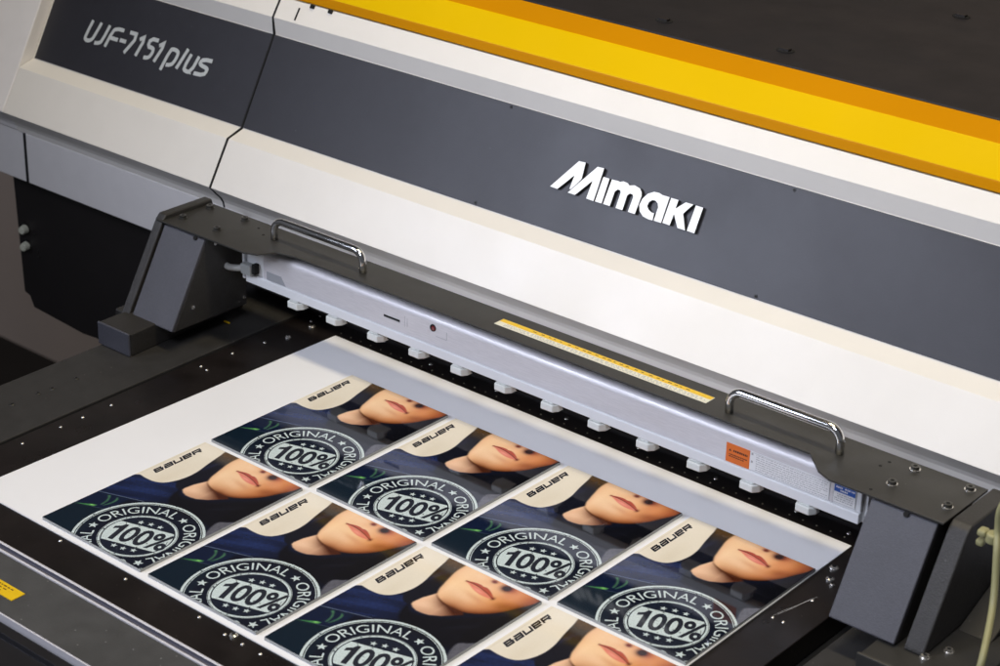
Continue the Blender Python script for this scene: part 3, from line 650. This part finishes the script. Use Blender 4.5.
    sk(blob(66,82.5,13,3.6,-0.2)*0.40, (204, 136, 98)); sk(blob(60,79.5,11,4.5,-0.1)*0.35, (246, 206, 168))
    sk(blob(62,95.5,12,3.2)*0.30, (222, 164, 122)); sk(blob(80,94,5,10)*0.40, (208, 134, 88)); sk(blob(53,97,7,5)*0.35, (252, 222, 184))
    sk(blob(90,84,6,5,0.6)*0.3, (150, 88, 56))
    n1 = 0*np.sin(px*1.9+3*np.sin(py*0.7))*np.sin(py*2.3+2*np.sin(px*0.9)); sk(np.clip(n1, 0, 1)*0.05, (190, 120, 90))
    mix(fm, skin)
    # jaw line between chin and neck, soft at both ends
    mix(np.clip(1-np.abs(sd-0.5)/1.8, 0, 1)*np.clip((u-43)/8, 0, 1)*np.clip((76-u)/14, 0, 1)*0.65, (84, 48, 32))
    # lips: full pink lower, thinner upper, dark parting line
    up = reg([(49.2,90.4),(54,92.0),(58.6,92.4),(61.2,92.0),(64.5,92.2),(69.5,90.6),(75.2,87.6),(70,88.8),(60,90.2)], 0.6)
    lo_ = reg([(49.6,90.2),(60,90.0),(69,88.8),(75.0,87.4),(72.2,86.2),(65.5,86.0),(58.8,87.2),(53.4,89.0)], 0.8)
    mix(lo_, (220, 126, 108)); mix(lo_*blob(62,87.8,7,1.8,-0.2)*0.7, (242, 166, 150)); mix(up, (178, 78, 64))
    ln = pct([(48.6,90.5),(54.5,90.9),(61.5,90.2),(68.5,88.9),(75.8,87.0)])
    dl = np.full(px.shape, 99.0)
    for i in range(4):
        a, b = np.array(ln[i]), np.array(ln[i+1]); e = b-a; tt = np.clip(((px-a[0])*e[0]+(py-a[1])*e[1])/(e@e), 0, 1); dl = np.minimum(dl, np.hypot(px-a[0]-e[0]*tt, py-a[1]-e[1]*tt))
    mix(np.clip(1.25-dl/0.75, 0, 1)*0.85, (98, 34, 30)); mix(blob(75.2,87.2,2.0,2.6)*0.7, (92, 36, 28)); mix(blob(49.2,90.4,1.2,1.5)*0.5, (140, 70, 52))
    # underside of the nose at the trimmed edge
    mix(blob(66,100.5,12,6)*0.4, (214, 132, 90)); mix(blob(77,98.5,7,6)*0.75, (170, 72, 44)); mix(np.clip(blob(74.0,97.6,4.6,4.6,-0.2)*1.5, 0, 1)*0.97, (38, 14, 18)); mix(np.clip(blob(63.0,98.3,2.8,2.4)*1.3, 0, 1)*0.92, (104, 36, 30))
    # stamp ground: inside the outer ring the print is darker
    rr = np.hypot(px-92.5, py-37.2); mix(np.clip((59.2-rr)/0.8, 0, 1)*0.55, (27, 32, 44)); mix(np.clip((35.0-rr)/0.5, 0, 1)*0.75, (30, 36, 50))
    gr = random.Random(3)
    nz = np.sin(px*12.9898+py*78.233)*43758.5453; nz = nz-np.floor(nz)
    blur = np.sin(px*0.83+1.7*np.sin(py*0.31))*np.sin(py*0.57+1.3*np.sin(px*0.43))+0.5*np.sin(px*2.1-py*1.7)*np.sin(py*2.9+px*0.6)
    C_ *= 1+0.06*blur[..., None]*(1-np.clip(cr+fm+nk, 0, 1)[..., None])
    C_ += (nz[..., None]-0.5)*5
    return np.clip(C_, 0, 255)

def build_card():
    NX, NY = 232, 340
    xs = np.linspace(0, W, NX); ys = np.linspace(0, D, NY)
    gx, gy = np.meshgrid(xs, ys); colr = photo(gx, gy)/255.0
    colr = np.where(colr <= 0.04045, colr/12.92, ((colr+0.055)/1.055)**2.4)
    verts = np.stack([gx.ravel()/1000, gy.ravel()/1000, np.zeros(gx.size)], 1)
    idx = np.arange(NX*NY).reshape(NY, NX)
    quads = np.stack([idx[:-1,:-1].ravel(), idx[:-1,1:].ravel(), idx[1:,1:].ravel(), idx[1:,:-1].ravel()], 1)
    # slab below (sides and bottom) as a separate shell of the same mesh
    V = verts.tolist(); F = quads.tolist(); MI = [0]*len(F)
    n0 = len(V)
    V += [(x/1000, y/1000, z) for z in (-TH/1000, -0.00004) for x, y in ((0,0),(W,0),(W,D),(0,D))]
    for q in ((3,2,1,0),(0,1,5,4),(1,2,6,5),(2,3,7,6),(3,0,4,7)): F.append([n0+k for k in q]); MI.append(1)
    # stamp and name as ink layers
    bm = bmesh.new(); H = [0.00005]
    def mm(x, y, h): return Vector((x/1000, y/1000, h))
    cx, cy = 92.5, 37.2
    def ring(r0, r1, h, mi=2, a0=0, a1=360, n=140):
        P = []
        for k in range(n+1):
            t = R(a0+(a1-a0)*k/n); P.append((bm.verts.new(mm(cx+r0*math.cos(t), cy+r0*math.sin(t), h)), bm.verts.new(mm(cx+r1*math.cos(t), cy+r1*math.sin(t), h))))
        for k in range(n): bm.faces.new((P[k][0], P[k][1], P[k+1][1], P[k+1][0])).material_index = mi
    ring(59.7, 62.3, H[0]); ring(58.0, 58.7, H[0]); ring(34.6, 36.6, H[0]); ring(37.1, 37.5, H[0])
    # light band across the middle (rotated 17 degrees), clipped by the inner ring
    rot = R(17); cr_, sr_ = math.cos(rot), math.sin(rot)
    def st_(x, y, h): return mm(cx+x*cr_-y*sr_, cy+x*sr_+y*cr_, h)
    r = 33.4; pts = []
    for ylim, rng in ((17.0, 1), (-18.3, -1)):
        pass
    a1, a0 = math.asin(17.0/r), math.asin(-18.3/r)
    arc = [(r*math.cos(a0+(a1-a0)*k/14), r*math.sin(a0+(a1-a0)*k/14)) for k in range(15)]
    arc += [(-x, y) for x, y in arc[::-1]]
    bm.faces.new([bm.verts.new(st_(x, y, 0.00005)) for x, y in arc]).material_index = 2
    def put(vs, fs, f, h, mi):
        nv = [bm.verts.new(f(x, y, h)) for x, y in vs]
        for q in fs:
            try: bm.faces.new([nv[i] for i in q]).material_index = mi
            except ValueError: pass
    vs, fs = text_poly('00%', 0.026)
    x0, x1 = min(v[0] for v in vs), max(v[0] for v in vs); y0, y1 = min(v[1] for v in vs), max(v[1] for v in vs)
    vs = [((x-x0)/(x1-x0)*49.5-15.2, (y-y0)/(y1-y0)*29.0-15.4) for x, y in vs]
    put(vs, fs, st_, 0.00012, 3)
    bm.faces.new([bm.verts.new(st_(x, y, 0.000125)) for x, y in ((-23.0,-15.4),(-17.6,-15.4),(-17.6,13.6),(-21.2,13.6),(-23.4,9.6),(-28.6,6.8),(-28.6,2.2),(-23.0,4.8))]).material_index = 3
    # ring words, three times round
    vs, fs = text_poly('ORIGINAL', 0.0)
    x0, x1 = min(v[0] for v in vs), max(v[0] for v in vs); y1 = max(v[1] for v in vs); sc = 11.8/y1
    for mid in (138, 18, 258):
        def arcp(x, y, h, mid=mid):
            ang = R(mid)-(x-(x0+x1)/2)/(x1-x0)*R(98); rad = 42.2+y*sc
            return mm(cx+rad*math.cos(ang), cy+rad*math.sin(ang), h)
        put(vs, fs, arcp, 0.00012, 2)
    def star(x, y, rr, h, a):
        c = bm.verts.new(mm(x, y, h)); P = [bm.verts.new(mm(x+(rr if k % 2 == 0 else rr*0.42)*math.cos(a+k*math.pi/5), y+(rr if k % 2 == 0 else rr*0.42)*math.sin(a+k*math.pi/5), h)) for k in range(10)]
        for k in range(10): bm.faces.new((c, P[k], P[(k+1) % 10])).material_index = 2
    for a in (77.6, 198, 320): star(cx+48.0*math.cos(R(a)), cy+48.0*math.sin(R(a)), 5.2, 0.00012, R(a))
    for s, yy in ((1, 23.2), (-1, -24.6)):
        for x in (-10.5, 0, 10.5):
            y = yy if x == 0 else yy-s*1.0
            star(cx+x*cr_-y*sr_, cy+x*sr_+y*cr_, 3.5, 0.00012, rot+R(90))
    # a few worn nicks out of the stamp
    rd = random.Random(11)
    for k in range(150):
        rad, an = (rd.uniform(33, 38) if k % 3 == 0 else rd.uniform(57.5, 63) if k % 3 == 1 else rd.uniform(4, 33)), rd.uniform(0, 2*math.pi)
        x, y = cx+rad*math.cos(an), cy+rad*math.sin(an); s = rd.uniform(0.25, 0.95); n = 7
        P = [bm.verts.new(mm(x+s*rd.uniform(.4, 1.6)*math.cos(2*math.pi*i/n), y+s*rd.uniform(.4, 1.3)*math.sin(2*math.pi*i/n), 0.00018)) for i in range(n)]
        bm.faces.new(P).material_index = 4
    for k in range(9):
        an = rd.uniform(0, 2*math.pi); rad = rd.uniform(18, 40); x, y = cx+rad*math.cos(an), cy+rad*math.sin(an); L = rd.uniform(3, 8); d = rd.uniform(0, 6.28)
        ribbon(bm, [(x, y), (x+L*.5*math.cos(d), y+L*.5*math.sin(d)+rd.uniform(-.5, .5)), (x+L*math.cos(d), y+L*math.sin(d))], 0.45, mm, 0.00018, 4)
    # maker's name in wide block letters reading along +Y with its head to -X
    S0, S1, TB, HT, SH = 128.6, 194.0, 12.9, 6.6, 2.6
    cw = (S1-S0-3)/5
    def wr(k):
        def f(x, y, h): return mm(TB-y*HT, S0+k*cw+x*cw*0.80+y*SH, h)
        return f
    GL = [[[(0,0.1),(0.9,0.1),(0.95,0.5),(0,0.5)],[(0.05,0.0),(0.05,1.0)],[(0,0.9),(0.82,0.9),(0.82,0.5)]],
          [[(0.05,0.9),(0.95,0.9),(0.95,0)],[(0.95,0.5),(0.06,0.5),(0.06,0.1),(0.95,0.1)]],
          [[(0.05,1),(0.05,0.1),(0.95,0.1),(0.95,1)]],
          [[(0.95,0.1),(0.05,0.1),(0.05,0.9),(0.95,0.9),(0.95,0.5),(0.05,0.5)]],
          [[(0.05,0),(0.05,0.9),(0.95,0.9),(0.95,0.45),(0.05,0.45)],[(0.55,0.45),(0.98,0)]]]
    lv = 0
    for k, g in enumerate(GL):
        f = wr(k)
        for s in g:
            # strokes are given in letter units; widen in millimetres
            q = [f(x, y, 0) for x, y in s]; q = [(v.x*1000, v.y*1000) for v in q]
            ribbon(bm, q, 2.15, mm, 0.00006+lv*0.00001, 3); lv += 1
    # trim the ink to the card
    for co, no in (((0.0002,0,0),(-1,0,0)),((W/1000-0.0002,0,0),(1,0,0)),((0,0.0002,0),(0,-1,0)),((0,D/1000-0.0002,0),(0,1,0))):
        bmesh.ops.bisect_plane(bm, geom=bm.verts[:]+bm.edges[:]+bm.faces[:], plane_co=co, plane_no=no, clear_outer=True)
    bmesh.ops.triangulate(bm, faces=[f for f in bm.faces if len(f.verts) > 4])
    bm.normal_update()
    for f in bm.faces:
        if f.normal.z < 0: f.normal_flip()
    bm.verts.index_update(); n1 = len(V)
    V += [tuple(v.co) for v in bm.verts]
    for f in bm.faces: F.append([n1+v.index for v in f.verts]); MI.append(f.material_index)
    bm.free()
    me = bpy.data.meshes.new('printed_card'); me.from_pydata(V, [], F); me.update()
    me.polygons.foreach_set('material_index', MI)
    at = me.color_attributes.new('ink', 'FLOAT_COLOR', 'POINT')
    buf = np.ones((len(V), 4), np.float32); buf[:gx.size, :3] = colr.reshape(-1, 3)
    at.data.foreach_set('color', buf.ravel())
    # glossy print; ink layers share its gloss
    def gloss(name, col=None, vary=0.0):
        m_ = mat(name, col or (0.5, 0.5, 0.5), 0.055, spec=0.5, noise=vary, nscale=700, coat=0.0)
        return m_
    mp_ = gloss('printed_photo'); nt = mp_.node_tree; a = nt.nodes.new('ShaderNodeAttribute'); a.attribute_name = 'ink'
    nt.links.new(a.outputs['Color'], nt.nodes['Principled BSDF'].inputs['Base Color'])
    for m_ in (mp_, M['cardedge'], gloss('stamp_white_ink', (0.57, 0.66, 0.65), 0.20), gloss('stamp_dark_ink', (0.02, 0.023, 0.033)), gloss('stamp_wear_ink', (0.035, 0.042, 0.058))):
        me.materials.append(m_)
    return me
card_me = build_card()
LAB = {(0,0): 'printed portrait card at the left end of the row nearest the bar',
       (1,0): 'second printed portrait card from the left in the row nearest the bar',
       (2,0): 'third printed portrait card from the left in the row nearest the bar',
       (3,0): 'printed portrait card beside the right bracket, in the row nearest the bar',
       (0,1): 'printed portrait card at the left end of the front row',
       (1,1): 'second printed portrait card from the left in the row along the front edge',
       (2,1): 'third printed portrait card from the left in the row along the front edge',
       (3,1): 'printed portrait card at the right end of the front row, mostly out of frame'}
for (i, j), lab in LAB.items():
    o = bpy.data.objects.new('printed_card', card_me); COL.objects.link(o)
    o.location = (i*0.15+random.uniform(-.0004, .0004), -D/1000-j*(D+GY)/1000, 0)
    tag(o, lab, 'printed card', 'printed cards laid out on the white sheet')

# ================================================================== HOSE, WALL, FLOOR
HOSE = [(0.885,0.080,0.060),(0.880,0.045,0.110),(0.850,-0.020,0.185),(0.805,-0.052,0.205),(0.786,-0.060,0.170),(0.7847,-0.060,0.1450),(0.7900,-0.068,0.1300),(0.800,-0.083,0.0910),(0.816,-0.125,0.0670),(0.812,-0.127,0.034),(0.806,-0.130,-0.03),(0.81,-0.120,-0.14),(0.83,-0.04,-0.215),(0.85,0.10,-0.225)]
KNOB = (0.7810,-0.060,0.1320)
bm = bmesh.new()
tube(bm, catmull(HOSE, 8), 0.0031, 12)
h = empty('air_hose', (0.766, -0.02, 0.10)); tag(h, 'thin pale yellow hose hanging beside the right bracket', 'hose')
ho = mesh_obj('hose_line', bm, M['hose'], None, smooth=True); ho.parent = h; ho.matrix_parent_inverse = Matrix.Translation((-0.766, 0.02, -0.10))
bm = bmesh.new(); cyl(bm, KNOB, 0.0065, 0.009, (0.1,0,1), 10); kx, ky, kz = KNOB; box(bm, kx-0.012, kx-0.004, ky-0.006, ky+0.004, kz+0.004, kz+0.010); box(bm, kx-0.012, kx-0.005, ky-0.006, ky+0.002, kz-0.005, kz+0.001)
ho = mesh_obj('hose_coupling', bm, M['hose'], None, bevel=0.002); ho.parent = h; ho.matrix_parent_inverse = Matrix.Translation((-0.766, 0.02, -0.10))
bm = bmesh.new(); box(bm, -9, 6, 1.7, 1.8, -1.505, 3.0); tag(mesh_obj('wall', bm, M['wall']), 'plain brown grey wall behind the printer', 'wall')
bm = bmesh.new(); box(bm, -9, 9, -9, 1.7, -1.55, -1.505); tag(mesh_obj('floor', bm, M['floor']), kind='structure')

# ================================================================== CAMERA
Rm = Matrix(((0.762795289245808,-0.28956133330473577,0.5781847290954577),(0.6461115467637574,0.3051530679219027,-0.6995866452959173),(0.026138397864999923,0.9072132270820539,0.41985824365423224)))
cam = bpy.data.cameras.new('camera'); co = bpy.data.objects.new('camera', cam); COL.objects.link(co)
m4 = Rm.to_4x4(); m4.translation = (1.3756680094854354,-1.4146868490894835,0.9650361926877797); co.matrix_world = m4
cam.sensor_width = 36; cam.lens = 36*2018.6924/1000; cam.clip_start = 0.05; cam.clip_end = 60
cam.dof.use_dof = True; cam.dof.focus_distance = 2.02; cam.dof.aperture_fstop = 11
SC.camera = co

# ================================================================== LIGHT
w = bpy.data.worlds.new('World'); SC.world = w; w.use_nodes = True
nt = w.node_tree; bg = nt.nodes['Background']
tcn = nt.nodes.new('ShaderNodeTexCoord'); sx = nt.nodes.new('ShaderNodeSeparateXYZ'); rp = nt.nodes.new('ShaderNodeValToRGB')
nt.links.new(tcn.outputs['Generated'], sx.inputs[0])
mr = nt.nodes.new('ShaderNodeMapRange'); mr.inputs['From Min'].default_value = -1
nt.links.new(sx.outputs['Y'], mr.inputs['Value']); nt.links.new(mr.outputs['Result'], rp.inputs['Fac'])   # a hall: pale on the photographer's side, dim behind the machine
e = rp.color_ramp.elements; e[0].position = 0.25; e[0].color = (0.34, 0.35, 0.39, 1); e[1].position = 0.62; e[1].color = (0.035, 0.033, 0.034, 1)
nt.links.new(rp.outputs['Color'], bg.inputs['Color']); bg.inputs['Strength'].default_value = 0.27
def area(name, loc, target, sx_, sy_, power, col, spread=180):
    l = bpy.data.lights.new(name, 'AREA'); l.shape = 'RECTANGLE'; l.size = sx_; l.size_y = sy_; l.energy = power; l.color = col; l.spread = R(spread)
    o = bpy.data.objects.new(name, l); COL.objects.link(o); o.location = loc
    o.rotation_euler = (Vector(target)-Vector(loc)).to_track_quat('-Z', 'Y').to_euler(); return o
area('front_window', (-0.95, -1.75, 1.30), (0.50, 0.05, 0.18), 0.9, 0.8, 3.5, (0.86, 0.92, 1.12), 56)
area('key_softbox', (0.95, -1.55, 1.75), (0.45, 0.05, 0.12), 0.6, 0.6, 8.3, (0.91, 0.95, 1.10), 120)
area('ceiling_lamp', (0.45, -0.12, 2.0), (0.45, 0.0, 0.0), 1.0, 0.18, 21, (1.0, 0.86, 0.60))
SC.view_settings.view_transform = 'Standard'; SC.view_settings.look = 'None'; SC.view_settings.exposure = 0; SC.view_settings.gamma = 1
